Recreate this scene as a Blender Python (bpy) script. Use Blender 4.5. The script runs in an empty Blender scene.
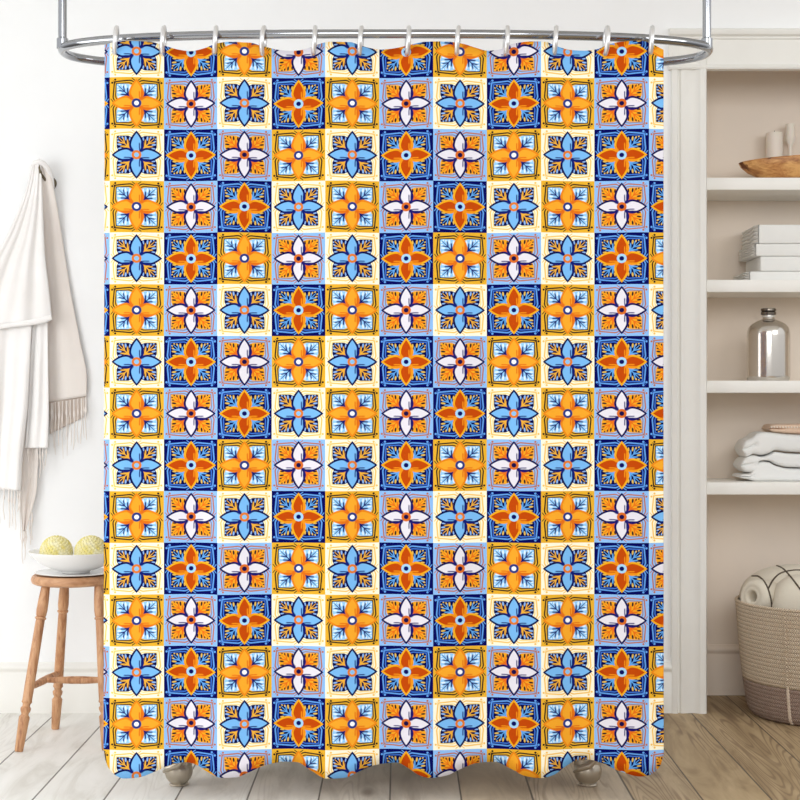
import bpy, bmesh, math, random
from mathutils import Vector, Matrix
PI = math.pi
S = bpy.context.scene
COL = S.collection
# ------------------------------------------------------------------ camera
F, EYE = 1550.0, 1.30            # focal length in pixels of an 800 px frame, eye height
cd = bpy.data.cameras.new('camera'); cam = bpy.data.objects.new('camera', cd); COL.objects.link(cam)
cd.sensor_width = 36; cd.lens = F*36/800; cd.clip_end = 100
cam.location = (0, 0, EYE); cam.rotation_euler = (PI/2, 0, 0)
S.camera = cam
# ------------------------------------------------------------------ world, lights, exposure
S.view_settings.view_transform = 'Standard'; S.view_settings.look = 'None'
S.view_settings.gamma = 1; S.view_settings.use_curve_mapping = False
S.view_settings.exposure = 0.0
W = bpy.data.worlds.new('world'); S.world = W; W.use_nodes = True
wt = W.node_tree; wt.nodes.clear()
wo = wt.nodes.new('ShaderNodeOutputWorld'); bg = wt.nodes.new('ShaderNodeBackground')
tc = wt.nodes.new('ShaderNodeTexCoord'); sx = wt.nodes.new('ShaderNodeSeparateXYZ'); cr = wt.nodes.new('ShaderNodeValToRGB')
ad = wt.nodes.new('ShaderNodeMath'); ad.operation = 'MULTIPLY_ADD'; ad.inputs[1].default_value = .5; ad.inputs[2].default_value = .5
wt.links.new(tc.outputs['Generated'], sx.inputs[0]); wt.links.new(sx.outputs['Z'], ad.inputs[0]); wt.links.new(ad.outputs[0], cr.inputs[0])
cr.color_ramp.elements[0].position = .30; cr.color_ramp.elements[0].color = (.20, .19, .18, 1)
cr.color_ramp.elements[1].position = .60; cr.color_ramp.elements[1].color = (.975, .985, 1, 1)
wt.links.new(cr.outputs[0], bg.inputs[0]); bg.inputs[1].default_value = 0.97; wt.links.new(bg.outputs[0], wo.inputs[0])
def area(name, loc, target, size, sizey, power, col=(1, 1, 1)):
    l = bpy.data.lights.new(name, 'AREA'); l.shape = 'RECTANGLE'; l.size = size; l.size_y = sizey; l.energy = power; l.color = col
    o = bpy.data.objects.new(name, l); COL.objects.link(o); o.location = loc
    o.rotation_euler = (Vector(target) - Vector(loc)).to_track_quat('-Z', 'Y').to_euler()
    return o
area('window_light_left', (-3.6, 3.2, 1.7), (-.6, 6.2, 1.0), 2.2, 2.4, 54, (.98, .99, 1))
area('fill_light_front', (.2, -1.2, 3.2), (.4, 6.0, 1.6), 3.0, 2.0, 104, (.97, .985, 1))  # fill added behind the camera to even out the light, no window there
area('fill_light_right', (2.9, 3.4, 2.75), (1.6, 6.6, 2.6), 1.4, 1.0, 20, (.98, .99, 1))  # unseen fill added to brighten the upper alcove and right wall

# ------------------------------------------------------------------ helpers
def P(px, py, d):                # the place at depth d that the photograph shows at (px, py)
    return Vector(((px-400)*d/F, d, EYE - (py-400)*d/F))
def PX(px, d): return (px-400)*d/F
def PZ(py, d): return EYE - (py-400)*d/F
def lerp(a, b, t): return a + (b-a)*t
def interp(k, x):                # smooth interpolation through knots
    if x <= k[0][0]: return k[0][1]
    if x >= k[-1][0]: return k[-1][1]
    n = len(k)
    for i in range(n-1):
        if k[i][0] <= x <= k[i+1][0]:
            def sl(j):
                if j == 0: return (k[1][1]-k[0][1])/(k[1][0]-k[0][0])
                if j == n-1: return (k[-1][1]-k[-2][1])/(k[-1][0]-k[-2][0])
                a = (k[j][1]-k[j-1][1])/(k[j][0]-k[j-1][0]); b = (k[j+1][1]-k[j][1])/(k[j+1][0]-k[j][0])
                return 0 if a*b <= 0 else 2*a*b/(a+b)
            h = k[i+1][0]-k[i][0]; t = (x-k[i][0])/h; m0, m1 = sl(i)*h, sl(i+1)*h
            return (2*t**3-3*t*t+1)*k[i][1] + (t**3-2*t*t+t)*m0 + (-2*t**3+3*t*t)*k[i+1][1] + (t**3-t*t)*m1
def srgb(r, g, b):
    f = lambda c: c/12.92 if c <= .04045 else ((c+.055)/1.055)**2.4
    return (f(r/255), f(g/255), f(b/255), 1)

class MB:
    def __init__(s): s.v = []; s.f = []
    def add(s, v, f):
        o = len(s.v); s.v += [Vector(p) for p in v]; s.f += [tuple(i+o for i in q) for q in f]; return s
    def box(s, x0, x1, y0, y1, z0, z1, bev=0, seg=2):
        bm = bmesh.new(); bmesh.ops.create_cube(bm, size=1)
        for v in bm.verts: v.co = Vector((lerp(x0, x1, v.co.x+.5), lerp(y0, y1, v.co.y+.5), lerp(z0, z1, v.co.z+.5)))
        if bev: bmesh.ops.bevel(bm, geom=list(bm.edges), offset=bev, segments=seg, profile=.5, affect='EDGES')
        bm.verts.index_update(); s.add([v.co.copy() for v in bm.verts], [tuple(v.index for v in f.verts) for f in bm.faces]); bm.free(); return s
    def lathe(s, prof, c=(0, 0, 0), n=48, sx=1, sy=1, A=None, B=None):
        # prof: (radius, height); with A, B the height is a fraction from A to B
        v = []; f = []; m = len(prof); c = Vector(c)
        if A is not None:
            A = Vector(A); B = Vector(B); ax = (B-A); q = ax.normalized().to_track_quat('Z', 'Y'); L = ax.length
        for r, h in prof:
            for k in range(n):
                a = 2*PI*k/n; p = Vector((r*math.cos(a)*sx, r*math.sin(a)*sy, h))
                if A is not None: p.z = h*L; p = A + q @ p
                else: p = p + c
                v.append(p)
        for i in range(m-1):
            for k in range(n):
                k2 = (k+1) % n; f.append((i*n+k, i*n+k2, (i+1)*n+k2, (i+1)*n+k))
        f.append(tuple(reversed(range(n)))); f.append(tuple((m-1)*n+k for k in range(n)))
        return s.add(v, f)
    def tube(s, pts, r, n=10, closed=False, flat=1.0):
        pts = [Vector(p) for p in pts]; N = len(pts)
        rr = r if isinstance(r, (list, tuple)) else [r]*N
        v = []; f = []; up = None
        for i in range(N):
            if closed: t = (pts[(i+1) % N]-pts[i-1]).normalized()
            else: t = (pts[min(i+1, N-1)]-pts[max(i-1, 0)]).normalized()
            if up is None:
                up = Vector((0, 0, 1)) if abs(t.z) < .9 else Vector((0, 1, 0))
            up = (up - t*up.dot(t)).normalized(); b = t.cross(up)
            for k in range(n):
                a = 2*PI*k/n; v.append(pts[i] + up*(math.cos(a)*rr[i]) + b*(math.sin(a)*rr[i]*flat))
        for i in range(N if closed else N-1):
            j = (i+1) % N
            for k in range(n): f.append((i*n+k, i*n+(k+1) % n, j*n+(k+1) % n, j*n+k))
        if not closed: f.append(tuple(reversed(range(n)))); f.append(tuple((N-1)*n+k for k in range(n)))
        return s.add(v, f)
    def grid(s, fn, nu, nv, closeu=False):
        v = [fn(i/(nu if closeu else nu-1), j/(nv-1)) for j in range(nv) for i in range(nu)]
        f = []
        for j in range(nv-1):
            for i in range(nu if closeu else nu-1):
                i2 = (i+1) % nu; f.append((j*nu+i, j*nu+i2, (j+1)*nu+i2, (j+1)*nu+i))
        return s.add(v, f)
    def sphere(s, c, r, nu=16, nv=10, sc=(1, 1, 1)):
        c = Vector(c); v = [c+Vector((0, 0, r*sc[2]))]
        for j in range(1, nv):
            th = PI*j/nv
            for i in range(nu):
                a = 2*PI*i/nu; v.append(c+Vector((r*sc[0]*math.sin(th)*math.cos(a), r*sc[1]*math.sin(th)*math.sin(a), r*sc[2]*math.cos(th))))
        v.append(c-Vector((0, 0, r*sc[2]))); f = []
        for i in range(nu): f.append((0, 1+i, 1+(i+1) % nu))
        for j in range(nv-2):
            for i in range(nu): a = 1+j*nu+i; b = 1+j*nu+(i+1) % nu; f.append((a, a+nu, b+nu, b))
        o = 1+(nv-2)*nu
        for i in range(nu): f.append((o+i, len(v)-1, o+(i+1) % nu))
        return s.add(v, f)
    def build(s, name, mat, parent=None, smooth=True, origin=None, angle=40, solid=0, subsurf=0):
        if parent is not None: org = ORG[parent.name]
        elif origin is not None: org = Vector(origin)
        else:
            xs = [p.x for p in s.v]; ys = [p.y for p in s.v]; org = Vector(((min(xs)+max(xs))/2, (min(ys)+max(ys))/2, min(p.z for p in s.v)))
        me = bpy.data.meshes.new(name); me.from_pydata([p-org for p in s.v], [], s.f); me.update()
        bm = bmesh.new(); bm.from_mesh(me); bmesh.ops.recalc_face_normals(bm, faces=bm.faces)
        if smooth:
            for f in bm.faces: f.smooth = True
            for e in bm.edges:
                if len(e.link_faces) == 2 and e.calc_face_angle(0) > math.radians(angle): e.smooth = False
        bm.to_mesh(me); bm.free()
        me.materials.append(mat)
        o = bpy.data.objects.new(name, me); COL.objects.link(o)
        if parent is not None: o.parent = parent
        else: o.location = org
        ORG[o.name] = org
        if solid:
            m = o.modifiers.new('thickness', 'SOLIDIFY'); m.thickness = solid; m.offset = 0
        if subsurf:
            m = o.modifiers.new('smooth', 'SUBSURF'); m.levels = m.render_levels = subsurf
        return o
ORG = {}
def thing(name, label, cat, loc, group=None):
    o = bpy.data.objects.new(name, None); COL.objects.link(o); o.location = loc; o.empty_display_size = .05
    ORG[o.name] = Vector(loc); return tag(o, label, cat, group)
def tag(o, label, cat, group=None):
    o['label'] = label; o['category'] = cat
    if group: o['group'] = group
    return o
def struct(o): o['kind'] = 'structure'; return o

# ------------------------------------------------------------------ materials
class NT:                        # small wrapper that turns arithmetic into math nodes
    nt = None
    def __init__(s, k): s.k = k
    @staticmethod
    def m(op, *a, clamp=False):
        if all(not isinstance(q, NT) for q in a) : pass
        n = NT.nt.nodes.new('ShaderNodeMath'); n.operation = op; n.use_clamp = clamp
        for i, q in enumerate(a):
            if isinstance(q, NT): NT.nt.links.new(q.k, n.inputs[i])
            else: n.inputs[i].default_value = float(q)
        return NT(n.outputs[0])
    def __add__(s, o): return NT.m('ADD', s, o)
    def __radd__(s, o): return NT.m('ADD', o, s)
    def __sub__(s, o): return NT.m('SUBTRACT', s, o)
    def __rsub__(s, o): return NT.m('SUBTRACT', o, s)
    def __mul__(s, o): return NT.m('MULTIPLY', s, o)
    def __rmul__(s, o): return NT.m('MULTIPLY', o, s)
class FN:
    ab = staticmethod(lambda a: NT.m('ABSOLUTE', a)); mx = staticmethod(lambda a, b: NT.m('MAXIMUM', a, b))
    mn = staticmethod(lambda a, b: NT.m('MINIMUM', a, b)); c = staticmethod(lambda v: v)
    sq = staticmethod(lambda a: NT.m('SQRT', a)); gt = staticmethod(lambda a, b: NT.m('GREATER_THAN', a, b))
    st = staticmethod(lambda d, w: NT.m('MULTIPLY_ADD', d, 1.0/w, .5, clamp=True))
    fl = staticmethod(lambda a: NT.m('FLOOR', a))
def material(name, col=(200, 200, 200), rough=.6, metal=0, spec=.5, sheen=0):
    m = bpy.data.materials.new(name); m.use_nodes = True
    b = m.node_tree.nodes['Principled BSDF']
    b.inputs['Base Color'].default_value = srgb(*col); b.inputs['Roughness'].default_value = rough
    b.inputs['Metallic'].default_value = metal; b.inputs['Specular IOR Level'].default_value = spec
    b.inputs['Sheen Weight'].default_value = sheen
    return m
def noise(m, scale=(1, 1, 1), size=5, detail=4, rough=.55, dist=0, coord='Object'):
    t = m.node_tree; c = t.nodes.new('ShaderNodeTexCoord'); mp = t.nodes.new('ShaderNodeMapping'); n = t.nodes.new('ShaderNodeTexNoise')
    mp.inputs['Scale'].default_value = scale; n.inputs['Scale'].default_value = size; n.inputs['Detail'].default_value = detail
    n.inputs['Roughness'].default_value = rough; n.inputs['Distortion'].default_value = dist
    t.links.new(c.outputs[coord], mp.inputs[0]); t.links.new(mp.outputs[0], n.inputs['Vector'])
    return n
def ramp(m, src, stops, mode='LINEAR'):
    r = m.node_tree.nodes.new('ShaderNodeValToRGB'); r.color_ramp.interpolation = mode
    e = r.color_ramp.elements
    while len(e) < len(stops): e.new(.5)
    for i, (p, c) in enumerate(stops): e[i].position = p; e[i].color = srgb(*c) if len(c) == 3 else c
    m.node_tree.links.new(src, r.inputs[0]); return r.outputs[0]
def bump(m, src, strength=.3, dist=.01):
    b = m.node_tree.nodes.new('ShaderNodeBump'); b.inputs['Strength'].default_value = strength; b.inputs['Distance'].default_value = dist
    m.node_tree.links.new(src, b.inputs['Height']); m.node_tree.links.new(b.outputs[0], m.node_tree.nodes['Principled BSDF'].inputs['Normal'])
def base(m, src): m.node_tree.links.new(src, m.node_tree.nodes['Principled BSDF'].inputs['Base Color'])
def mix(m, fac, a, b, mode='MIX'):
    n = m.node_tree.nodes.new('ShaderNodeMix'); n.data_type = 'RGBA'; n.blend_type = mode
    L = m.node_tree.links
    if hasattr(fac, 'links'): L.new(fac, n.inputs[0])
    else: n.inputs[0].default_value = fac
    for i, q in ((6, a), (7, b)):
        if hasattr(q, 'links'): L.new(q, n.inputs[i])
        else: n.inputs[i].default_value = q
    return n.outputs[2]
def paint(name, a, b, rough=.6, size=3, bs=.03):
    m = material(name, a, rough); n = noise(m, size=size, detail=5); base(m, ramp(m, n.outputs[0], [(.35, a), (.65, b)]))
    n2 = noise(m, size=90, detail=2); bump(m, n2.outputs[0], bs, .004); return m
def wood(name, cols, scale, size=4, rough=.5, knots=False):
    m = material(name, cols[0], rough); n = noise(m, scale=scale, size=size, detail=8, rough=.62, dist=.6)
    k = len(cols); out = ramp(m, n.outputs[0], [(.28+.44*i/(k-1), c) for i, c in enumerate(cols)])
    if knots:
        n3 = noise(m, scale=(14, 14, 20), size=1.0, detail=3, dist=1.0)
        out = mix(m, ramp(m, n3.outputs[0], [(.60, (0, 0, 0)), (.66, (255, 255, 255))]), out, srgb(105, 58, 28))
    base(m, out); bump(m, n.outputs[0], .25, .003); return m
def cloth(name, a, b, size=300, bs=.25, sheen=.1):
    m = material(name, a, .9, sheen=sheen); n = noise(m, size=size, detail=2); n2 = noise(m, size=4, detail=3)
    base(m, ramp(m, n2.outputs[0], [(.35, a), (.65, b)])); bump(m, n.outputs[0], bs, .002); return m
WALL = paint('wall_paint', (249, 250, 250), (246, 247, 247), .7)
TRIM = paint('trim_paint', (240, 239, 233), (236, 234, 228), .5)
NICHE = paint('niche_paint', (243, 229, 213), (238, 225, 210), .75)
SHELF = paint('shelf_paint', (245, 243, 237), (241, 239, 232), .45)
CEIL = paint('ceiling_paint', (250, 250, 248), (247, 247, 245), .8)
CHROME = material('chrome', (168, 170, 174), .10, 1.0)
RINGM = material('brushed_ring_metal', (232, 232, 232), .28, .75)
# ---- printed tile design
# shared tile design: works on numpy wrapper or node wrapper
def tile_layers(x, y, F):
    ab, mx, mn, st = F.ab, F.mx, F.mn, F.st
    ax, ay = ab(x), ab(y)
    p, q = mx(ax, ay), mn(ax, ay)
    # petal half width along p
    t = mx(p - 0.40, F.c(0)); s = mx(0.40 - p, F.c(0))
    w = 0.276 - t*t*(0.78) - t*0.10 - s*s*1.5
    # pointed tip
    d = w - q
    # signed side: right for upright petals, low for lying ones
    up = F.gt(ay, ax)
    side = up*x + (1 - up)*(0 - y)
    r2 = x*x + y*y
    L = []
    # frame lines
    a = mx(0.25 - q, F.c(0)); b = mx(q - 0.25, F.c(0))
    L.append(('L1', st(0.026 - ab(p - (0.87 - a*a*2.5 - b*0.09)), 0.02)))
    a = mx(0.28 - q, F.c(0)); b = mx(q - 0.28, F.c(0))
    l2 = st(0.021 - ab(p - (0.772 - a*a*2.5 - b*0.06)), 0.02)
    diag = st(0.014 - (p - q), 0.02)*st(p - 0.74, 0.02)*st(0.885 - p, 0.02)
    L.append(('L2', mx(l2, diag)))
    # curls at the corners and ticks at the tips
    e1 = (p - 0.905)*(p - 0.905)*1.0 + (q - 0.79)*(q - 0.79)*1.0
    curl = st(0.0017 - e1, 0.0012)
    tick = st(0.020 - ab(p - 0.83 - q*0.75), 0.02)*st(0.17 - q, 0.03)*st(q - 0.03, 0.03)
    L.append(('L1', mx(curl, tick)))
    # leaf
    g = mx(0.30 - q, F.c(0))
    rc = mx(p + q - 1.43, F.c(0))
    leaf = st(0.735 - g*0.45 - rc*0.6 - p, 0.02)
    L.append(('leaf', leaf))
    def slot(cp, cq, lp, lq, m=0.0):
        u = (p - cp)*(1.0/lp); v = (q - cq - (p - cp)*m)*(1.0/lq)
        return st(1 - u*u - v*v, 0.6)
    sl = mx(slot(0.63, 0.395, 0.085, 0.034, 0.10), mx(slot(0.615, 0.245, 0.075, 0.028, -0.1), slot(0.665, 0.515, 0.05, 0.03, 0.25)))
    sl = mx(sl, slot(0.70, 0.62, 0.03, 0.028, 0.3))
    L.append(('slot', sl*leaf))
    dv = p - q
    main = st(0.045 - p*0.045 - dv, 0.02)*st(0.66 - p, 0.03)
    b1 = st(0.025 - ab(q - 0.32 - (p - 0.4)*0.03), 0.02)*st(0.58 - p, 0.06)
    b2 = st(0.022 - ab(q - 0.45 - (p - 0.5)*0.22), 0.02)*st(0.66 - p, 0.05)
    root = st(0.74 - p - q, 0.08)
    L.append(('vein', mx(mx(main, root), mx(b1, b2))*leaf))
    # petals
    L.append(('out', st(d, 0.02)))
    L.append(('petal', st(d - 0.082 , 0.02)*st(0.86 - p - q*0.1, 0.02)))
    # creases
    c1 = st(0.020 - ab(side - 0.105 - mx(0.3 - p, F.c(0))*0.1), 0.025)*st(0.46 - p, 0.06)
    c2 = st(side - 0.155 - t*0.10, 0.03)*st(0.60 - p, 0.12)*st(0.06 - ab(d - 0.085), 0.03)
    base = st(q - 0.115 - mx(p - 0.21, F.c(0))*0.85, 0.06)*st(0.36 - p, 0.08)
    L.append(('crease', mx(mx(c1, c2), base)*st(d, 0.02)))
    rad = F.sq(r2)
    L.append(('ring', st(0.178 - rad, 0.02)))
    L.append(('dot', st(0.088 - rad, 0.02)))
    return L
PAL = {
 'bg':   [(255,248,222),(0,4,88),(232,176,48),(142,190,245)],
 'L1':   [(246,196,96),(98,160,236),(36,26,30),(184,112,84)],
 'L2':   [(250,218,140),(64,116,210),(48,30,24),(150,128,136)],
 'leaf': [(4,8,70),(0,6,74),(150,205,250),(240,165,35)],
 'slot': [(140,180,240),(225,185,90),(225,242,255),(45,25,40)],
 'vein': [(238,175,60),(95,165,235),(18,28,105),(228,110,25)],
 'out':  [(4,6,76),(240,172,28),(234,136,26),(6,5,80)],
 'petal':[(122,186,242),(192,72,4),(244,168,44),(230,227,236)],
 'crease':[(14,28,112),(236,145,25),(224,112,24),(28,24,105)],
 'ring': [(224,122,45),(165,214,248),(38,58,130),(216,108,36)],
 'dot':  [(140,196,240),(6,12,92),(255,252,252),(24,14,70)],
}
# ------------------------------------------------------------------ floor boards
def floor_material():
    m = material('floor_boards', (190, 180, 165), .55); t = m.node_tree; NT.nt = t
    c = t.nodes.new('ShaderNodeTexCoord'); s = t.nodes.new('ShaderNodeSeparateXYZ'); t.links.new(c.outputs['Object'], s.inputs[0])
    x, y = NT(s.outputs[0]), NT(s.outputs[1])
    U = x*(1/.2325); u = FN.mx(FN.mn(U + .14, (U-1.86)*(1/1.41) + 2), (U-3.27)*(1/.965) + 3); k = FN.fl(u); fr = u - k
    wn = t.nodes.new('ShaderNodeTexWhiteNoise'); wn.noise_dimensions = '1D'; t.links.new(k.k, wn.inputs['W']); rnd = NT(wn.outputs['Value'])
    # boards shift along their length, joints here and there
    cb = t.nodes.new('ShaderNodeCombineXYZ'); t.links.new((x + 0).k, cb.inputs[0]); t.links.new((y*.16 + rnd*37).k, cb.inputs[1]); t.links.new((rnd*11).k, cb.inputs[2])
    n = t.nodes.new('ShaderNodeTexNoise'); n.inputs['Scale'].default_value = 9; n.inputs['Detail'].default_value = 6; n.inputs['Roughness'].default_value = .6; n.inputs['Distortion'].default_value = 1.2
    t.links.new(cb.outputs[0], n.inputs['Vector'])
    RAW = FN.st(k*.4 - .6, 1.0)
    # growth rings: contour lines of a stretched noise
    n2 = t.nodes.new('ShaderNodeTexNoise'); n2.inputs['Scale'].default_value = 3.6; n2.inputs['Detail'].default_value = 2; n2.inputs['Distortion'].default_value = .1; n2.inputs['Roughness'].default_value = .4
    cb2 = t.nodes.new('ShaderNodeCombineXYZ'); t.links.new((x*1.9).k, cb2.inputs[0]); t.links.new((y*.15 + rnd*53).k, cb2.inputs[1]); t.links.new((rnd*19).k, cb2.inputs[2])
    t.links.new(cb2.outputs[0], n2.inputs['Vector'])
    rings = NT.m('SINE', NT(n2.outputs[0])*170)
    rr = FN.st(rings - .55, .8)
    # patches where the figure shows through
    n3 = t.nodes.new('ShaderNodeTexNoise'); n3.inputs['Scale'].default_value = 2.2; n3.inputs['Detail'].default_value = 2
    t.links.new(cb2.outputs[0], n3.inputs['Vector']); patch = FN.st(NT(n3.outputs[0]) - .53 + RAW*.07, .12)
    # boards turn from pale to brown, one by one, towards the alcove
    paleness = FN.st(0 - (k*.16 + .05) + (rnd-.5)*.25 , 1.0)
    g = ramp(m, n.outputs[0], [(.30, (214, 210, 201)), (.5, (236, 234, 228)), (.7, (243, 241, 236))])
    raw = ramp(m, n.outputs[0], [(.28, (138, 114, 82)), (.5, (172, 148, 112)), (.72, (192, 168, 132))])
    col = mix(m, paleness.k, raw, g)
    lines = rr*patch*(.62 - paleness*.52)
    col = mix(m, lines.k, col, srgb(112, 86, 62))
    # knots
    vo = t.nodes.new('ShaderNodeTexVoronoi'); vo.inputs['Scale'].default_value = 1.0
    cb3 = t.nodes.new('ShaderNodeCombineXYZ'); t.links.new((x*5.2).k, cb3.inputs[0]); t.links.new((y*2.0 + rnd*31).k, cb3.inputs[1]); t.links.new((rnd*7).k, cb3.inputs[2]); t.links.new(cb3.outputs[0], vo.inputs['Vector'])
    kn = FN.st(.10 - NT(vo.outputs['Distance']), .10)*(.75 - paleness*.3)
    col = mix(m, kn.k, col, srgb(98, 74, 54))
    gap = FN.st(.012 - FN.mn(fr, 1 - fr), .008)
    jt = y*(1/1.9) + rnd*5; jf = jt - FN.fl(jt); 
    col = mix(m, (gap*.85).k, col, srgb(72, 62, 52))
    base(m, col); h = NT(n.outputs[0])*.25 - gap*1.0 - lines*.1; bump(m, h.k, .5, .004)
    return m
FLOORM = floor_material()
DW = 6.45                         # depth of the wall plane
NB = 6.84                         # back of the alcove
XN, XR = PX(704.5, DW), 2.45      # left and right sides of the alcove
ZN = PZ(70, DW)                   # top of the alcove
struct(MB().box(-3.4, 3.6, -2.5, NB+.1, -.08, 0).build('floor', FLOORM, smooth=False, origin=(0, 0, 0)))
struct(MB().box(-3.4, 3.6, 3.2, NB+.15, 3.50, 3.58).build('ceiling', CEIL, smooth=False))
wb = MB()
wb.box(-3.4, XN, DW, NB+.15, 0, 3.50); wb.box(XR, 3.6, DW, NB+.15, 0, 3.50); wb.box(XN, XR, DW, DW+.02, ZN, ZN+.2); wb.box(XN, XR, DW, NB+.15, ZN+.2, 3.50)
struct(wb.build('wall_back', WALL, smooth=False))
struct(MB().box(XN-.02, XR+.02, NB, NB+.14, 0, ZN+.2).build('wall_alcove', NICHE, smooth=False))
lin = MB(); lin.box(XN-.001, XN+.004, DW+.021, NB, 0, ZN+.2); lin.box(XR-.004, XR+.001, DW+.021, NB, 0, ZN+.2)
struct(lin.build('trim_2', NICHE, smooth=False))
# baseboard profile run along x
def run_x(mb, prof, x0, x1):      # prof: (y, z) closed outline
    n = len(prof); v = [(x0, y, z) for y, z in prof] + [(x1, y, z) for y, z in prof]
    f = [(i, (i+1) % n, n+(i+1) % n, n+i) for i in range(n)] + [tuple(range(n)), tuple(reversed(range(n, 2*n)))]
    return mb.add(v, f)
def run_z(mb, prof, z0, z1):      # prof: (x, y)
    n = len(prof); v = [(x, y, z0) for x, y in prof] + [(x, y, z1) for x, y in prof]
    f = [(i, (i+1) % n, n+(i+1) % n, n+i) for i in range(n)] + [tuple(range(n)), tuple(reversed(range(n, 2*n)))]
    return mb.add(v, f)
def bprof(y, h, k=1):
    return [(y, 0), (y-.018, 0), (y-.018, h-.048), (y-.014, h-.044), (y-.0145, h-.036), (y-.022, h-.030), (y-.024, h-.022), (y-.021, h-.014), (y-.013, h-.010), (y-.010, h), (y, h)]
XC0 = PX(671, DW)                 # outer edge of the casing
struct(run_x(MB(), bprof(DW, .210), -3.4, XC0).build('baseboard_left', TRIM, angle=50))
struct(run_x(MB(), bprof(NB, .222), XN+.004, XR-.004).build('baseboard_back', NICHE, angle=50))
# casing round the alcove
def cx(px): return PX(px, DW)
cas = [(cx(671), 0), (cx(671), .020), (cx(672.5), .024), (cx(676.5), .024), (cx(677.6), .012), (cx(679), .012), (cx(680.2), .020), (cx(683), .022), (cx(686), .019), (cx(690), .014), (cx(694), .016), (cx(697.5), .024), (cx(699), .030), (cx(702.5), .032), (cx(704.6), .030), (cx(705.8), .022), (cx(705.8), -.012), (cx(704.5), -.012), (cx(704.5), 0)]
cs = MB(); run_z(cs, [(x, DW-y) for x, y in cas], 0, PZ(38, DW))
xm = XN+XR
run_z(cs, [(xm-x, DW-y) for x, y in cas], 0, PZ(38, DW))
struct(cs.build('trim_1', TRIM, angle=35))
hz = [(DW, PZ(70.6, DW)), (DW-.030, PZ(70.6, DW)), (DW-.034, PZ(69, DW)), (DW-.030, PZ(67, DW)), (DW-.020, PZ(65.5, DW)), (DW-.020, PZ(41, DW)), (DW-.026, PZ(39.5, DW)), (DW-.026, PZ(38, DW)),
      (DW-.040, PZ(36.5, DW)), (DW-.046, PZ(34, DW)), (DW-.046, PZ(32, DW)), (DW-.030, PZ(30, DW)), (DW, PZ(29.5, DW))]
struct(run_x(MB(), hz, cx(668), xm-cx(668)).build('trim_3', TRIM, angle=35))

# ------------------------------------------------------------------ alcove shelves
DS = 6.475
def shelf(py, label):
    z = PZ(py, DS); t = .051
    o = MB().box(XN+.004, XR-.004, DS, NB, z-t, z, .002).build('shelf', SHELF, angle=30)
    tag(o, label, 'shelf', 'white alcove shelves'); return z
Z1 = shelf(177.6, 'white alcove shelf carrying the long wooden bowl, topmost')
Z2 = shelf(279.8, 'white alcove shelf under the neat stack of flat folded napkins')
Z3 = shelf(380.6, 'white alcove shelf carrying the silver bottle')
Z4 = shelf(482.4, 'white alcove shelf under the thick folded towels, lowest one')

# ------------------------------------------------------------------ wooden bowl and candles
BW = wood('burl_wood', [(120, 66, 30), (186, 128, 72), (222, 172, 108), (205, 148, 86)], (3, 6, 9), 3.2, .4, True)
bc = Vector((PX(836, 6.60), 6.60, Z1)); bm_ = MB()
def bowlpt(u, v):                 # v 0 bottom centre outside .. 1 bottom centre inside
    a = 2*PI*u
    prof = [(0, 0, 0), (.60, 0, .003), (.78, 0, .012), (.90, 0, .034), (.975, 0, .058), (1.0, 0, .078), (.985, 0, .082), (.955, 0, .074), (.87, 0, .050), (.70, 0, .026), (.4, 0, .014), (0, 0, .012)]
    t = v*(len(prof)-1); i = min(int(t), len(prof)-2); t -= i
    r = lerp(prof[i][0], prof[i+1][0], t); z = lerp(prof[i][2], prof[i+1][2], t)
    lift = 1 + .26*(1-abs(math.cos(a))**2.2)
    return bc + Vector((.415*r*math.cos(a), .105*r*math.sin(a)*(1.0), z*lift+.0005))
bm_.grid(bowlpt, 72, 45, True)
tag(bm_.build('wooden_bowl', BW, origin=bc), 'long shallow burl wood bowl on the top alcove shelf', 'bowl')
WAX = material('candle_wax', (243, 233, 220), .5); WAX.node_tree.nodes['Principled BSDF'].inputs['Subsurface Weight'].default_value = .1
WICK = material('wick', (60, 50, 42), .9)
def candle(px0, px1, pytop, d, name, label, holder=False):
    x = PX((px0+px1)/2, d); r = (px1-px0)/2*d/F; zt = PZ(pytop, d); base_z = Z1
    t = thing(name, label, 'candle' if not holder else 'candlestick', (x, d, base_z))
    if not holder:
        MB().lathe([(r*.97, 0), (r, .004), (r, zt-base_z-.004), (r*.95, zt-base_z), (r*.5, zt-base_z-.003)], (x, d, base_z)).build('wax', WAX, t)
        MB().tube([(x, d, zt-.004), (x+.001, d, zt+.010)], .0012, 6).build('wick', WICK, t)
    else:
        h = zt-base_z
        MB().lathe([(r*1.5, 0), (r*1.5, .006), (r*.8, .014), (r*.45, .03), (r*.42, h*.40), (r*.5, h*.66), (r*.95, h*.74), (r*1.0, h*.80), (r*.9, h*.80)], (x, d, base_z)).build('stem', WAX, t)
        MB().lathe([(r*.86, h*.76), (r*.86, h*.985), (r*.80, h), (r*.4, h*.99)], (x, d, base_z)).build('wax', WAX, t)
candle(766, 782.5, 133, 6.775, 'pillar_candle', 'short white pillar candle standing behind the wooden bowl')
candle(785, 795.5, 124, 6.79, 'candlestick', 'taller slim cream candlestick behind the wooden bowl', True)

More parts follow.
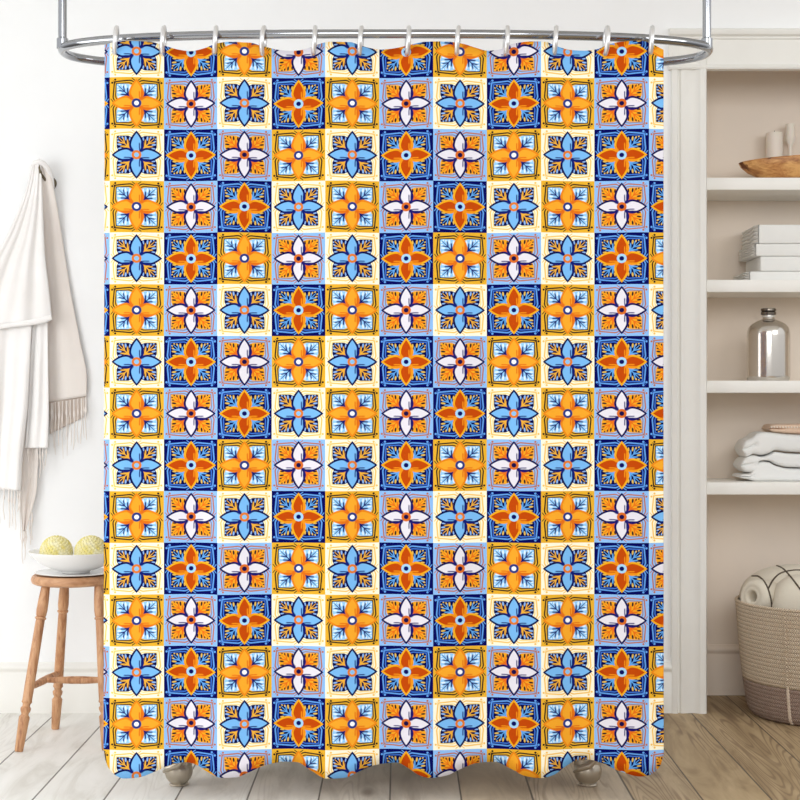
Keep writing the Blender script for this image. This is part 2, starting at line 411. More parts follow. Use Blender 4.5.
# ------------------------------------------------------------------ thin folded napkins
NAP = cloth('napkin_linen', (240, 240, 236), (232, 232, 229), 420, .15)
def napkin(y0, y1, xb, zbase, label, nl, d=6.53, depth=.27):
    zt = zbase + (y1-y0)*d/F; H = zt-zbase
    t = thing('folded_napkin', label, 'napkin', (PX(810, d), d, zbase), 'flat folded napkins on the alcove shelf')
    XB = PX(xb, d)
    MB().box(XB, PX(846, d), d, d+depth, zbase+.0006, zt-.0006, min(.006, H*.3), 3).build('folded_cloth', NAP, t)
    def fn(u, v):                 # the left side, where the wavy edges of the folded layers show
        y = lerp(d+.003, d+depth-.004, v)
        zc = min(1, u*2) if u <= .5 else 1-(u-.5)*2
        rid = abs(math.sin(PI*nl*zc))**.55 if nl > 1 else math.sin(PI*zc)**.5
        wv = (.0042*math.sin((y-d)*36+zbase*90) + .003*math.sin((y-d)*23))*(1-abs(2*zc-1)**4)
        z = zbase + .0012 + (H-.0024)*zc + wv*(.9 if nl > 1 else .2)
        out = (.006 + .009*rid)*(1 if nl > 1 else .2)*min(1, .25+(y-d)*22)
        x = XB - out if u <= .5 else XB + .012
        return Vector((x, y, min(max(z, zbase+.0008), zt-.0004)))
    MB().grid(fn, 2*max(24, nl*12), 40, True).build('layered_edge', NAP, t, angle=75)
napkin(269.6, 279.2, 750, Z2, 'white folded napkin lying directly on the shelf, bottom of the neat stack', 4)
z = Z2+(9.6)*6.53/F
napkin(254.4, 269.4, 760.5, z, 'white folded napkin, second from the bottom of the neat stack', 1)
z += 15.0*6.53/F
napkin(241.6, 254.2, 756, z, 'white folded napkin, second from the top of the neat stack', 5)
z += 12.6*6.53/F
napkin(222.2, 241.4, 759, z, 'white folded napkin on top of the neat stack', 5)

# ------------------------------------------------------------------ silver bottle
SILV = material('silvered_glass', (212, 206, 198), .16, .92)
d = 6.60; bx = PX(768.5, d); t = thing('bottle', 'squat silver bottle with a narrow neck standing alone on the alcove shelf', 'bottle', (bx, d, Z3))
u = d/F; R = 21.3*u
MB().lathe([(R*.80, .0), (R*.94, .001), (R*.995, .010), (R, .022), (R, 45*u), (R*.985, 49*u), (R*.93, 53*u), (R*.80, 56.5*u), (R*.60, 59*u), (R*.40, 60.8*u), (R*.28, 62*u), (R*.25, 64*u), (R*.25, 66.5*u), (R*.2, 66.5*u)], (bx, d, Z3), 64).build('body', SILV, t)
MB().lathe([(R*.27, 63.5*u), (R*.31, 63.8*u), (R*.31, 65*u), (R*.27, 65.3*u)], (bx, d, Z3)).build('neck_ring', material('pale_collar', (225, 222, 215), .3, .3), t)
MB().lathe([(R*.29, 65.8*u), (R*.35, 66.2*u), (R*.36, 68.6*u), (R*.30, 69.4*u), (R*.36, 70.2*u), (R*.355, 72*u), (R*.3, 72.6*u), (R*.1, 72.4*u)], (bx, d, Z3)).build('stopper', material('dark_stopper', (120, 112, 102), .25, .9), t)

# ------------------------------------------------------------------ thick folded towels
TER = cloth('terry_towel', (243, 243, 240), (234, 235, 233), 260, .5)
def soft_towel(knots_top, knots_bot, label, d=6.545, depth=.17, xmax=850, split=None, mat=None, name='folded_towel', cat='towel', group='thick folded towels on the alcove shelf', zfloor=None, n=60):
    # front outline given by its top and bottom edges, swept to its real depth with rounded rims
    x0 = knots_top[0][0]; mb = MB()
    def fn(u, v):
        a = 2*PI*u; s = (1-math.cos(PI*min(1, v*3.2)))/2 if v < .3125 else 1
        x = lerp(x0, xmax, v**2.2); T = interp(knots_top, x); B = interp(knots_bot, x); T = min(T, B-.3)
        c, sn = math.cos(a), math.sin(a)
        cap = math.sqrt(max(0, 1-(1-min(1, (x-x0)/5))**2)); mid = (T+B)/2; T = mid+(T-mid)*cap; B = mid+(B-mid)*cap
        ex = abs(c)**.28*(1 if c > 0 else -1); ez = abs(sn)**.55*(1 if sn > 0 else -1)
        zz = (PZ(T, d)+PZ(B, d))/2 + (PZ(T, d)-PZ(B, d))/2*ez
        if zfloor is not None: zz = max(zz, zfloor+.0006)
        gro = .016*math.exp(-(ez/.16)**2)*max(0, 1-((x-x0)/17)**4)*(c > 0) if x-x0 < 17 else 0
        return Vector((PX(x, d), d + depth/2 - depth/2*ex*(.86+.14*cap) + gro, zz))
    mb.grid(fn, 96, n, True)
    o = mb.build(name, mat or TER, smooth=True, angle=80); tag(o, label, cat, group); return o
soft_towel([(739.5, 477), (742, 474.5), (750, 474), (757, 463.5), (763, 461.5), (770, 462), (776, 465.5), (790, 468.5), (850, 469.5)],
           [(739.5, 478), (748, 479.5), (757, 481.8), (850, 482)], 'thick white folded towel lying directly on the lowest shelf', zfloor=Z4)
soft_towel([(741, 462), (744, 459), (755, 455.3), (762, 457), (770, 455), (776, 452), (790, 453.6), (850, 455.4)],
           [(741, 470), (748, 472.5), (756, 472.5), (758.5, 462.5), (764, 460.6), (770, 461), (776, 464.4), (790, 467.5), (850, 468.6)], 'thick white folded towel in the middle of the plump stack')
soft_towel([(742.5, 444), (745, 441), (752, 438), (758, 433.5), (764, 432), (790, 434.5), (850, 436.5)],
           [(742.5, 455), (747, 457.5), (755, 454.3), (762, 455.6), (770, 453.6), (776, 450.6), (790, 452), (850, 454)], 'thick white folded towel on top of the plump stack')
# short creases at the folded ends
PEA = cloth('peach_cotton', (233, 206, 182), (224, 194, 168), 200, .5)
o = soft_towel([(769.5, 427), (772, 424.6), (780, 424), (850, 424)], [(769.5, 430.6), (772, 432), (780, 433), (790, 433.8), (850, 435.6)],
               'peach cloth with a beaded edge lying folded on the plump white towels', d=6.60, depth=.16, mat=PEA, name='beaded_cloth', cat='cloth', group=None)
# beaded edge along the front of the peach cloth
bd = MB()
for k in range(26):
    bd.sphere((PX(771.5+k*2.9, 6.592), 6.5955, PZ(427.2+.02*k, 6.592)), .0042, 8, 6)
bo = bd.build('beaded_edge', material('edge_beads', (246, 234, 220), .7), None, origin=ORG[o.name]); bo.parent = o; bo.location = (0, 0, 0)

# ------------------------------------------------------------------ basket with a rolled blanket
def basket_material(name, a, b, dark):
    m = material(name, a, .85); t = m.node_tree; NT.nt = t
    c = t.nodes.new('ShaderNodeTexCoord'); s = t.nodes.new('ShaderNodeSeparateXYZ'); t.links.new(c.outputs['Object'], s.inputs[0])
    x, y, z = (NT(s.outputs[i]) for i in range(3))
    ang = NT.m('ARCTAN2', x, 0-y)*36; row = z*(1/.0165); rf = row - FN.fl(row)
    tri = FN.ab(rf-.5)*2                        # chevrons that lean one way, then the other
    w = ang + tri*.9; wf = w - FN.fl(w)
    strand = FN.ab(wf - .5)*2
    edge = FN.mx(strand, FN.ab(rf-.5)*2.0*.96)
    mk = FN.st(strand - .78, .3)
    col = mix(m, mk.k, srgb(*a), srgb(*dark))
    n = noise(m, size=60, detail=2); col = mix(m, ramp(m, n.outputs[0], [(.45, (0, 0, 0)), (.62, (255, 255, 255))]), col, srgb(*b))
    col2 = mix(m, (FN.st(tri - .86, .2)*.55).k, col, srgb(*dark))
    base(m, col2); h = (1 - strand*strand) - tri*tri*.6; bump(m, h.k, .8, .006); return m
BK1 = basket_material('braided_straw', (238, 220, 194), (222, 200, 172), (140, 110, 84))
BK2 = basket_material('braided_straw_dark', (184, 160, 144), (166, 140, 126), (98, 76, 66))
bd_ = 6.42; bx = PX(827, bd_); bt = thing('basket', 'large round braided straw basket with a darker base band on the alcove floor', 'basket', (bx, bd_, 0))
def rad(z): return interp([(0, .298), (.03, .318), (.12, .334), (.25, .350), (.40, .362), (.475, .368)], z)
def bring(z, r, u, tilt=.0):
    a = 2*PI*u; return Vector((bx + r*math.cos(a), bd_ + r*math.sin(a), z + .0*math.cos(a)))
zb, zt = .150, .462
low = MB().grid(lambda u, v: bring(lerp(.004, zb, v), rad(lerp(.004, zb, v)), u), 120, 14, True)
o = low.build('base_band', BK2, bt, solid=.010); o['label'] = 'mauve brown band round the base of the basket'
up = MB().grid(lambda u, v: bring(lerp(zb, zt, v), rad(lerp(zb, zt, v)), u), 120, 26, True)
up.build('body', BK1, bt, solid=.010)
MB().lathe([(.29, .002), (.30, .006), (.29, .012)], (bx, bd_, 0), 48).build('bottom', BK2, bt)
MB().tube([bring(zt+.003, rad(zt), k/90) for k in range(90)], .0075, 8, True).build('rim', BK1, bt)
# braided seam down the side
sa = math.radians(-90) - math.asin((PX(827, 6.1)-PX(764.5, 6.15))/.355)
for lo, hi, mname, ab in ((.155, zt, 'seam_cord', BK1), (.006, .155, 'seam_cord', material('seam_yarn', (214, 196, 176), .9))):
    sb = MB()
    for ph in (0, PI):
        pts = []
        for k in range(60):
            z_ = lerp(lo, hi, k/59); rr = rad(z_)+.007; w = .0035*math.sin(z_*230+ph)
            pts.append((bx + rr*math.cos(sa) - w*math.sin(sa), bd_ + rr*math.sin(sa) + w*math.cos(sa), z_))
        sb.tube(pts, .0038, 6)
    o = sb.build(mname, ab, bt)
BLK = cloth('blanket_wool', (226, 218, 200), (214, 204, 186), 160, .5)
DARKY = material('dark_yarn', (86, 74, 60), .9)
bl = thing('rolled_blanket', 'cream blanket with dark crossing lines rolled up inside the straw basket', 'blanket', (bx, bd_, .28))
# the roll and the folds above it
ra_ = Vector((-.80, -.60, .06)).normalized()
rend = P(751.5, 596.5, 6.335)
A_ = rend - ra_*.36 + Vector((0, .02, -.03))
m3 = MB().lathe([(.001, .45), (.018, .45), (.0205, .96), (.025, .992), (.036, 1.0), (.0405, .988), (.044, .998), (.060, .985), (.069, .955), (.073, .90), (.075, .6), (.070, .2), (.04, .03), (0, 0)], A=A_, B=rend, n=40); m3.build('rolled_end', BLK, bl, angle=180)
def hp(cx_, cy_, cz_, rx, ry, rz, rot, pw=2.3):
    cr_, sr = math.cos(rot), math.sin(rot)
    def fn(u, v):
        a = 2*PI*u; th = PI*v
        x = math.sin(th)*math.cos(a); y = math.sin(th)*math.sin(a); zz = math.cos(th)
        x = math.copysign(abs(x)**(2/pw), x); y = math.copysign(abs(y)**(2/pw), y); zz = math.copysign(abs(zz)**(2/pw), zz)
        k = 1 + .02*math.sin(5*a)*math.sin(th)
        x *= rx*k; y *= ry*k; zz *= rz
        return Vector((cx_ + x*cr_ - y*sr, cy_ + x*sr + y*cr_, cz_+zz))
    return fn
m1 = MB().grid(hp(PX(802, 6.46), 6.50, .455, .245, .17, .155, -.1), 72, 40, True); m1.build('folded_layer', BLK, bl, angle=180)
m2 = MB().grid(hp(PX(803, 6.3), 6.345, .425, .125, .135, .160, -.35), 72, 40, True); m2.build('folded_layer', BLK, bl, angle=180)
from mathutils.bvhtree import BVHTree
trees = [BVHTree.FromPolygons(m.v, m.f) for m in (m1, m2, m3)]
def line_on(pts, r=.0036):        # a dark woven line lying on the folds
    kx = [(i, p[0]) for i, p in enumerate(pts)]; ky = [(i, p[1]) for i, p in enumerate(pts)]; out = []
    for i in range((len(pts)-1)*8+1):
        dr = (P(interp(kx, i/8), interp(ky, i/8), 6.3)-Vector((0, 0, EYE))).normalized()
        hits = [h for h in (tr.ray_cast(Vector((0, 0, EYE)), dr) for tr in trees) if h[0] is not None]
        if hits: h = min(hits, key=lambda q: q[3]); out.append(h[0]+Vector((0, -.001, 0)))
    if len(out) > 2: MB().tube(out, r, 8).build('dark_line', DARKY, bl)
line_on([(768, 566), (775, 565.5), (782, 568), (790, 576), (797, 585), (806, 597), (812, 606)])
line_on([(768, 589), (773, 580), (780, 573.5), (788, 571), (797, 570), (808, 571)])
line_on([(752, 576), (757, 576), (763, 580), (768, 589), (771, 600), (772, 608)])
# ------------------------------------------------------------------ left wall hook and throw
HOOKM = material('aged_bronze', (104, 94, 74), .35, .8)
ht = thing('wall_hook', 'small dark bronze hook on the white wall, mostly hidden by the throw', 'hook', tuple(P(51, 184, DW)))
c0 = P(50.3, 183.5, DW); u = DW/F
MB().lathe([(6.3*u, 0), (6.6*u, .10), (6.3*u, .6), (4.8*u, .9), (2*u, 1)], A=c0, B=c0+Vector((0, -.014, 0))).build('rosette', HOOKM, ht)
MB().tube([c0, c0+Vector((-.003, -.03, -.004)), P(46, 181, 6.40), P(41, 174, 6.375), P(39, 168, 6.37), P(38.5, 165.5, 6.375)], [.007, .006, .0055, .0055, .006, .0075], 12).build('arm', HOOKM, ht)
THR = cloth('throw_cotton', (247, 245, 243), (241, 238, 235), 340, .2)
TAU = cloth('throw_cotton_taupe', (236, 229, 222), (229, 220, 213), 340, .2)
th_ = thing('fringed_throw', 'white and pale taupe fringed throw hanging in folds from the wall hook', 'throw', tuple(P(38, 200, 6.38)))
def panel(L, R, d0, amp, folds, phase=0, mat=THR, name='fold', nu=60, nv=70, hem=0, topround=0, label=None, curl=0, lift=0):
    Lx = [(y, x) for x, y in L]; Rx = [(y, x) for x, y in R]
    y0L, y1L = L[0][1], L[-1][1]; y0R, y1R = R[0][1], R[-1][1]
    def fn(u, v):
        yl = lerp(y0L, y1L, v); yr = lerp(y0R, y1R, v); xl = interp(Lx, yl); xr = interp(Rx, yr)
        x = lerp(xl, xr, u); y = lerp(yl, yr, u) + hem*math.sin(u*PI*5)*(v > .97)
        if topround: y -= topround*math.sin(PI*u)*max(0, 1-v*12)
        a = amp*(.35+.65*min(1, v*1.6))
        ed = curl*(max(0, abs(u-.5)*2-.8)/.2)**2
        dd = d0 - a*(.5+.5*math.sin(2*PI*folds*u + phase + .5*math.sin(v*3))) - a*.3*math.sin(2*PI*folds*2.3*u+phase*2+v*1.3) + ed
        dd -= lift*max(0, 1-v*2.6)**1.5
        return P(x, y, dd)
    o = MB().grid(fn, nu, nv).build(name, mat, th_, solid=.003, angle=80)
    if label: o['label'] = label
    return o
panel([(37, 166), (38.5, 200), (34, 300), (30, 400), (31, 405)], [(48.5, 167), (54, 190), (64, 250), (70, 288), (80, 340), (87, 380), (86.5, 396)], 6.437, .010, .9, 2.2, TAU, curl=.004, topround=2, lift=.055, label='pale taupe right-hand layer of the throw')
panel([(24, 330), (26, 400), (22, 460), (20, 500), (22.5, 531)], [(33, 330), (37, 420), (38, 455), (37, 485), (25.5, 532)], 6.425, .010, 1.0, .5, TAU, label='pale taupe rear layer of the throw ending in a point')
panel([(-40, 320), (-40, 400), (-40, 470), (-40, 486)], [(32, 320), (30.5, 350), (28, 400), (23, 450), (20.5, 491)], 6.385, .022, 2.2, 1.2)
panel([(33, 318), (30.5, 360), (28, 410), (25, 448)], [(47.5, 318), (48, 360), (48.6, 410), (47.5, 448)], 6.40, .020, .75, 4.4, hem=0)
panel([(32, 166), (26, 190), (10, 230), (-12, 270), (-40, 330)], [(41, 164), (42, 190), (44.5, 250), (49, 290), (52, 318)], 6.372, .015, 1.9, .3, topround=4, curl=.006)
# rolled hem of the front layer and the bunched loop over the hook
MB().tube([P(-40, 334, 6.350), P(-10, 328.5, 6.350), P(10, 325, 6.350), P(30, 322.5, 6.352), P(44, 319.5, 6.352), P(51.5, 317.2, 6.356)], [.010, .010, .009, .012, .014, .011], 14, flat=.6).build('hem', THR, th_)
MB().tube([P(31.5, 176, 6.392), P(32.5, 168, 6.388), P(35, 163.4, 6.376), P(39, 161.6, 6.37), (P(43.5, 163.6, 6.372)), P(48, 169, 6.385), P(51.5, 178, 6.40), P(53.4, 188, 6.42)], [.008, .011, .012, .0125, .012, .011, .009, .005], 14).build('gathered_loop', THR, th_)
TAS = cloth('fringe_cotton', (240, 234, 228), (228, 219, 211), 300, .3)
rnd = random.Random(4)
def tassel(x, y0, y1, d, r=.0030):
    pts = []; n = 10; ph = rnd.uniform(0, 6)
    for k in range(n+1):
        q = k/n; pts.append(P(x + .9*math.sin(q*5+ph)*q + rnd.uniform(-.15, .15), lerp(y0, y1, q), d + .003*math.sin(q*7+ph)))
    rr = [r*(1.0 if k < n*.35 else .75) for k in range(n+1)]; rr[int(n*.35)] = r*1.8; rr[-1] = r*.4
    MB().tube(pts, rr, 7).build('tassel', TAS, th_)
for x, y0, y1 in ((51.5, 403, 434), (59, 402, 446), (66.5, 401, 440), (74, 399.5, 450), (81.5, 398.5, 444), (86, 397.5, 440)): tassel(x, y0, y1, 6.420)
for x, y0, y1 in ((55.5, 402, 455), (62.5, 401, 459), (68, 401, 456), (70.5, 400, 446), (78, 399, 443), (84, 398, 438), (53, 403, 448)): tassel(x, y0, y1, 6.428, .0022)
for x, y0, y1 in ((28, 449, 462), (37.5, 448, 476), (40, 448, 478), (43, 448, 470), (46, 447, 466)): tassel(x, y0, y1, 6.392, .0026)
for x, y0, y1 in ((-6, 487, 520), (-1, 487, 524), (4, 488, 520), (9, 489, 528), (12, 489.5, 526), (15, 490, 530), (18, 490.5, 512), (20, 491, 540)): tassel(x, y0, y1, 6.375, .0028)
for x, y0, y1 in ((22.5, 531, 564), (24.5, 531, 560), (26, 531, 552), (30, 520, 545), (32, 512, 540)): tassel(x, y0, y1, 6.415, .0026)
# grey-brown inner layer seen between the fringes
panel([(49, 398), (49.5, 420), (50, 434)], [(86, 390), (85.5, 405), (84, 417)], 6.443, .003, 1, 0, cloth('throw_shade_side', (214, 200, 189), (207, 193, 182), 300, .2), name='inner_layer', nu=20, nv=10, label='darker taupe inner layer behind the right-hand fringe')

# ------------------------------------------------------------------ stool
SW = wood('turned_pine', [(138, 92, 60), (184, 132, 92), (210, 162, 120), (184, 132, 94)], (10, 10, 1.1), 5, .5)
SW2 = wood('seat_pine', [(168, 118, 80), (200, 150, 110), (220, 176, 136)], (1.6, 8, 8), 5, .45, False)
sd = 5.93; scx = PX(72.8, sd); zs0, zs1 = .598, .634
st = thing('stool', 'round pine stool with turned splayed legs under the white bowl', 'stool', (scx, sd, 0))
MB().lathe([(.10, zs0), (.140, zs0), (.153, zs0+.006), (.157, zs0+.018), (.153, zs0+.030), (.146, zs1), (.10, zs1+.0005), (.0, zs1+.0005)], (scx, sd, 0), 64).build('seat', SW2, st)
legs = {'FL': (P(46.5, 586, 5.865), (P(18.7, 751, 5.73))), 'RL': (P(65, 585.5, 6.0), P(55.3, 729, 6.125)), 'FR': (P(98.5, 586, 5.86), P(106, 749, 5.757)), 'RR': (P(103, 585.5, 5.985), P(131, 728, 6.12))}
prof = [(.0150, 0), (.0180, .03), (.0215, .11), (.0225, .17), (.0205, .200), (.0180, .206), (.0225, .211), (.0230, .218), (.0180, .226), (.0185, .24), (.0195, .45), (.0200, .62), (.0195, .70), (.0215, .712), (.0160, .722), (.0150, .735), (.0215, .748), (.0195, .765), (.0150, .778), (.0150, .786), (.0220, .80), (.0210, .83), (.0190, .92), (.0168, .995), (.0150, 1.0)]
pr = [(r*.92, h) for r, h in prof]
ends = {}
for k, (a, b) in legs.items():
    a.z = zs0+.012; b.z = 0.0; ends[k] = (a, b)
    # the foot is cut level with the floor
    mb = MB().lathe(pr, A=a, B=b, n=24)
    for v in mb.v: v.z = max(v.z, 0.0004)
    mb.build('leg', SW, st)
def on(k, z): a, b = ends[k]; return a + (b-a)*((a.z-z)/(a.z-b.z))
def bar(p, q, r0=.010, r1=.0145):
    mb = MB().lathe([(r0, 0), (r0*1.05, .1), (r1, .4), (r1, .6), (r0*1.05, .9), (r0, 1)], A=p, B=q, n=18); return mb
bar(on('FL', .225), on('RL', .232)).build('stretcher', SW, st)
bar(on('FR', .225), on('RR', .232)).build('stretcher', SW, st)
bar((on('FL', .225)+on('RL', .232))/2, (on('FR', .225)+on('RR', .232))/2).build('stretcher', SW, st)
# saucer, bowl and balls
PORC = material('white_porcelain', (246, 245, 243), .25)
MB_ = MB().lathe([(.06, 0), (.10, .001), (.150, .007), (.153, .009), (.149, .0105), (.10, .005), (.0, .004)], (scx+.01, sd-.005, zs1+.001), 64)
tag(MB_.build('saucer', PORC), 'flat white plate on the stool beneath the white bowl', 'plate')
bz = zs1+.007; bcx = scx+.012
tag(MB().lathe([(.045, 0), (.052, .0), (.055, .006), (.085, .014), (.125, .032), (.158, .056), (.176, .079), (.1775, .083), (.173, .083), (.150, .060), (.115, .038), (.06, .022), (0, .018)], (bcx, sd, bz), 72).build('porcelain_bowl', PORC),
    'wide white porcelain bowl on the stool holding yellow bumpy balls', 'bowl')
def balls(c, r, label, seed):
    mb = MB().sphere(c, r*.95, 24, 16); n = 330; c = Vector(c)
    for i in range(n):
        zz = 1-2*(i+.5)/n; a = i*2.39996+seed; q = math.sqrt(1-zz*zz)
        mb.sphere(c+Vector((q*math.cos(a), q*math.sin(a), zz))*r*.955, r*.078, 6, 4)
    tag(mb.build('textured_ball', YEL), label, 'ball', 'yellow bumpy balls in the bowl')
YEL = material('yellow_beads', (238, 228, 140), .6); n_ = noise(YEL, size=26, detail=2); base(YEL, ramp(YEL, n_.outputs[0], [(.4, (245, 240, 205)), (.6, (236, 224, 140))]))
balls((PX(57.5, sd), sd-.02, bz+.080), .062, 'pale yellow bumpy ball on the left in the white bowl', .3)
balls((PX(92, sd), sd-.02, bz+.080), .062, 'pale yellow bumpy ball beside the curtain edge in the white bowl', 1.1)

# ------------------------------------------------------------------ bathtub behind the curtain
ENAM = material('white_enamel', (246, 246, 244), .15)
PEW = material('pewter', (182, 172, 156), .35, .75)
tx, ty = PX(385, 5.2)-.01, 5.50
tb = thing('bathtub', 'white freestanding tub on pewter feet, hidden behind the patterned curtain', 'bathtub', (tx, ty, 0))
def tub(u, v):
    pr_ = [(.0, .13), (.55, .13), (.72, .15), (.80, .20), (.86, .32), (.92, .46), (.97, .565), (1.02, .585), (1.03, .597), (1.0, .602), (.94, .594), (.90, .54), (.84, .40), (.76, .27), (.62, .20), (.0, .185)]
    t = v*(len(pr_)-1); i = min(int(t), len(pr_)-2); t -= i; r = lerp(pr_[i][0], pr_[i+1][0], t); z = lerp(pr_[i][1], pr_[i+1][1], t)
    a = 2*PI*u; c, s = math.cos(a), math.sin(a); e = 2/2.7
    return Vector((tx + .80*r*math.copysign(abs(c)**e, c), ty + .345*r*math.copysign(abs(s)**e, s), z))
MB().grid(tub, 96, 61, True).build('basin', ENAM, tb, angle=70)
def foot(x, y, sy):
    ym = y; mb = MB()
    pts = [(x+.004, ym+.050*sy, .190), (x+.003, ym+.035*sy, .155), (x, ym+.014*sy, .115), (x, ym, .085), (x, ym-.002*sy, .060)]
    mb.tube(pts, [.056, .054, .050, .047, .044], 24)
    mb.sphere((x, ym-.006*sy, .050), .0475, 28, 18, (1.0, 1.05, 1.0))
    # curled toe roll and the ball beneath it
    mb.tube([(x-.047, ym-.020*sy, .050), (x-.032, ym-.044*sy, .066), (x, ym-.052*sy, .078), (x+.034, ym-.044*sy, .108)], [.006, .011, .013, .007], 14)
    mb.lathe([(.030, 0), (.034, .003), (.030, .008)], (x, ym, .0), 24)
    return mb
for x, y, s in ((PX(179, 5.235), 5.235, 1), (PX(587.5, 5.235), 5.235, 1), (PX(179, 5.235), 5.77, -1), (PX(587.5, 5.235), 5.77, -1)):
    foot(x, y, s).build('foot', PEW, tb)

# ------------------------------------------------------------------ oval rail
zr = PZ(33.9, 5.0); rcx = (PX(57, 5.22)+PX(714, 5.22))/2+.0; ra = (PX(714, 5.22)-PX(57, 5.22))/2-.014; rb = .258; ryc = 5.0+rb
rl = thing('curtain_rail', 'polished chrome oval shower rail on two ceiling rods', 'rail', (rcx, ryc, zr))
def oval(k, n=160):
    a = 2*PI*k/n; c, s = math.cos(a), math.sin(a); e = 2/2.55
    return (rcx + ra*math.copysign(abs(c)**e, c), ryc + rb*math.copysign(abs(s)**e, s), zr)
def oval_even(n=220):             # evenly spaced so that the tube does not pinch
    raw = [Vector(oval(k, 2000)) for k in range(2000)]; ln = [0]
    for i in range(2000): ln.append(ln[-1] + (raw[(i+1) % 2000]-raw[i]).length)
    out = []; j = 0
    for k in range(n):
        t_ = ln[-1]*k/n
        while ln[j+1] < t_: j += 1
        f_ = (t_-ln[j])/max(1e-9, ln[j+1]-ln[j]); out.append(raw[j].lerp(raw[(j+1) % 2000], f_))
    return out
MB().tube(oval_even(), .0148, 16, True).build('oval_tube', CHROME, rl)
for px in (62.5, 706.8):
    dd = 5.19; x = PX(px, dd)
    MB().lathe([(.0145, zr-.0), (.0145, 3.490)], (x, dd, 0), 24).build('ceiling_rod', CHROME, rl)
    MB().lathe([(.0195, zr-.004), (.0195, zr+.028), (.0150, zr+.032)], (x, dd, 0), 24).build('joint_collar', CHROME, rl)
    MB().lathe([(.035, 3.486), (.035, 3.494), (.02, 3.499)], (x, dd, 0), 24).build('ceiling_plate', CHROME, rl)

# ------------------------------------------------------------------ rings
RX = [115.5, 163, 215, 263, 314, 360.5, 407.5, 457.5, 506, 555, 606, 651]
def ringmesh():
    mb = MB(); pts = []
    for k in range(48):
        a = 2*PI*k/48; w = .028
        pts.append(Vector((.0030*math.sin(a)+.001, -w*math.cos(a) , .0420*math.sin(a))))
    return mb.tube(pts, .0080, 12, True)
base_ring = None
names = ['leftmost', 'second from the left', 'third from the left', 'fourth from the left', 'fifth from the left', 'sixth from the left', 'sixth from the right', 'fifth from the right', 'fourth from the right', 'third from the right', 'second from the right', 'rightmost']
for i, px in enumerate(RX):
    if base_ring is None:
        mb = ringmesh(); o = mb.build('curtain_ring', RINGM, origin=(0, 0, 0)); base_ring = o
    else:
        o = base_ring.copy(); COL.objects.link(o)
    o.location = (PX(px, 5.0), 5.0, PZ(40.8, 5.0)); o.rotation_euler = (0, 0, math.radians([6, 3, 5, -4, 4, -3, 5, -5, 4, -4, 3, -6][i]))
    tag(o, 'silver curtain ring on the rail, %s of the twelve' % names[i], 'ring', 'curtain rings')

# ------------------------------------------------------------------ curtain
TOP = [(104.6, 45), (112, 43), (125, 41.6), (150, 42), (163, 45), (178, 49), (190, 50.5), (205, 48), (215, 44.5), (230, 42.5), (250, 43), (263, 46), (280, 49.5), (292, 50.2), (305, 49), (317, 45), (330, 42.5), (350, 42.5), (362, 46), (380, 49), (392, 48), (407, 45.5), (425, 42.5), (445, 42), (462, 43.5), (475, 47), (488, 50), (500, 49), (512, 44), (530, 42), (545, 42.5), (555, 46), (570, 49.5), (585, 50), (598, 48.5), (608, 44.5), (622, 42), (640, 41.5), (650, 44), (663.5, 50)]
HEM = [(103.5, 748), (105.5, 760), (109, 768), (115, 774), (125, 777.6), (140, 776.5), (155, 771.5), (170, 765.5), (185, 763), (195, 765), (208, 772), (222, 777), (236, 776.5), (250, 771.5), (265, 765.5), (285, 762.4), (297, 763), (312, 771), (327, 777.8), (345, 777), (360, 771), (378, 765), (397, 763.3), (408, 768), (420, 775), (430, 777), (446, 775), (462, 768.5), (478, 763.5), (495, 762.6), (510, 768.5), (525, 775.5), (540, 777.2), (553, 774.5), (565, 767), (578, 760.8), (588, 760.3), (602, 763.5), (620, 771), (640, 775.6), (648, 774.5), (655, 770.5), (660, 765), (663.6, 754)]
FOLD = [(103, -.2), (125, 1), (187, -1), (226, 1), (291, -1), (331, 1), (391, -1), (430, 1), (489, -1), (541, 1), (583, -1), (643, 1), (664, .2)]
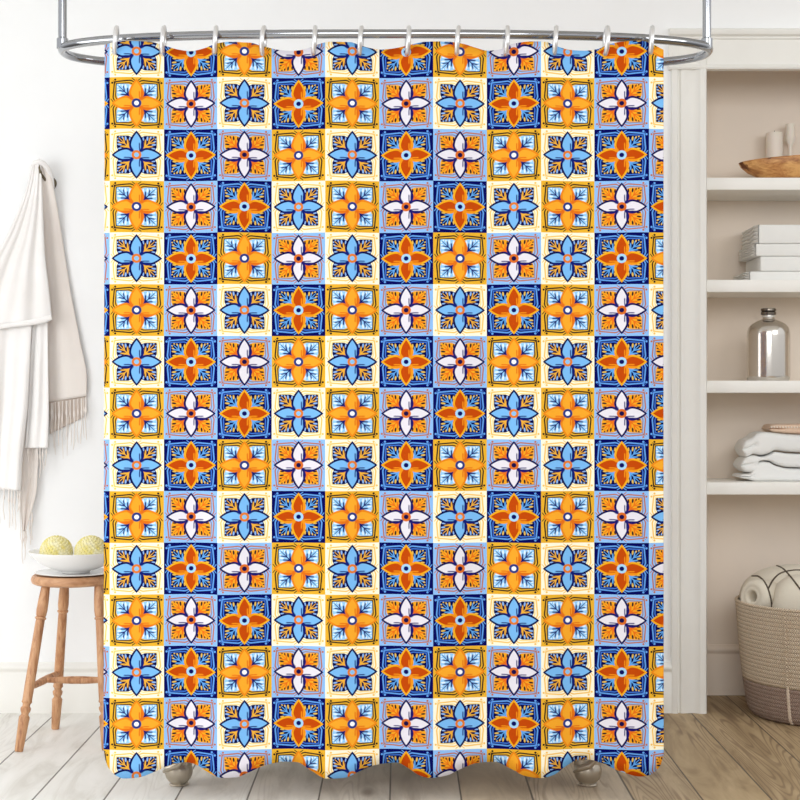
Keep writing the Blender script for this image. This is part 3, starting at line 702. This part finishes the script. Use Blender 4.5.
def curtain_material():
    m = material('printed_polyester', (240, 240, 240), .85, spec=.08); t = m.node_tree; NT.nt = t
    c = t.nodes.new('ShaderNodeTexCoord'); s = t.nodes.new('ShaderNodeSeparateXYZ'); t.links.new(c.outputs['UV'], s.inputs[0])
    u, v = NT(s.outputs[0]), NT(s.outputs[1])
    iu, iv = FN.fl(u), FN.fl(v); x = (u - iu)*2 - 1; y = 1 - (v - iv)*2
    iu4 = NT.m('FLOORED_MODULO', iu, 4); iv4 = NT.m('FLOORED_MODULO', iv, 4); idx = (iv4*4 + iu4 + .5)*(1/16)
    order = 'BNYW' 'YWBN' 'BNWY' 'YWNB'      # tile kinds, four rows of four, then again
    code = {'B': 0, 'N': 1, 'Y': 2, 'W': 3}
    kind = ramp(m, idx.k, [(i/16, ((code[ch]+.5)/4,)*3 + (1,)) for i, ch in enumerate(order)], 'CONSTANT')
    def pal(n): return ramp(m, kind, [(i/4, PAL[n][i]) for i in range(4)], 'CONSTANT')
    col = pal('bg'); cache = {}
    for nm, msk in tile_layers(x, y, FN):
        if nm not in cache: cache[nm] = pal(nm)
        col = mix(m, msk.k, col, cache[nm])
    base(m, col); n = noise(m, size=900, detail=1); bump(m, n.outputs[0], .04, .001)
    return m
NU, NV = 560, 60
cv = []; uvs = []
for j in range(NV):
    for i in range(NU):
        # sides drift slightly outward towards the hem
        vt = j/(NV-1); px = lerp(lerp(104.6, 103.5, vt), lerp(663.4, 663.6, vt), i/(NU-1))
        py = lerp(interp(TOP, px), interp(HEM, px), vt)
        amp = lerp(.010, .012, vt)*(1-.2*math.sin(PI*vt))
        f1 = interp(FOLD, px); yy = 5.0 - amp*f1 - .003*math.sin(px*.11+vt*2)*math.sin(PI*vt)
        cv.append(Vector((PX(px, 5.0), yy, PZ(py, 5.0)))); uvs.append(((px-110)/53.85, (py-77.6)/51.68 + 1))
cmb = MB(); cmb.v = cv; cmb.f = [(j*NU+i, j*NU+i+1, (j+1)*NU+i+1, (j+1)*NU+i) for j in range(NV-1) for i in range(NU-1)]
cu = cmb.build('shower_curtain', curtain_material(), origin=(PX(384, 5.0), 5.0, PZ(775, 5.0)), angle=80)
ul = cu.data.uv_layers.new(name='print')
for lp in cu.data.loops: ul.data[lp.index].uv = uvs[lp.vertex_index]
md = cu.modifiers.new('thickness', 'SOLIDIFY'); md.thickness = .0012; md.offset = 0
tag(cu, 'shower curtain printed with blue, yellow, white and rust floral tiles hanging from the oval rail', 'curtain')
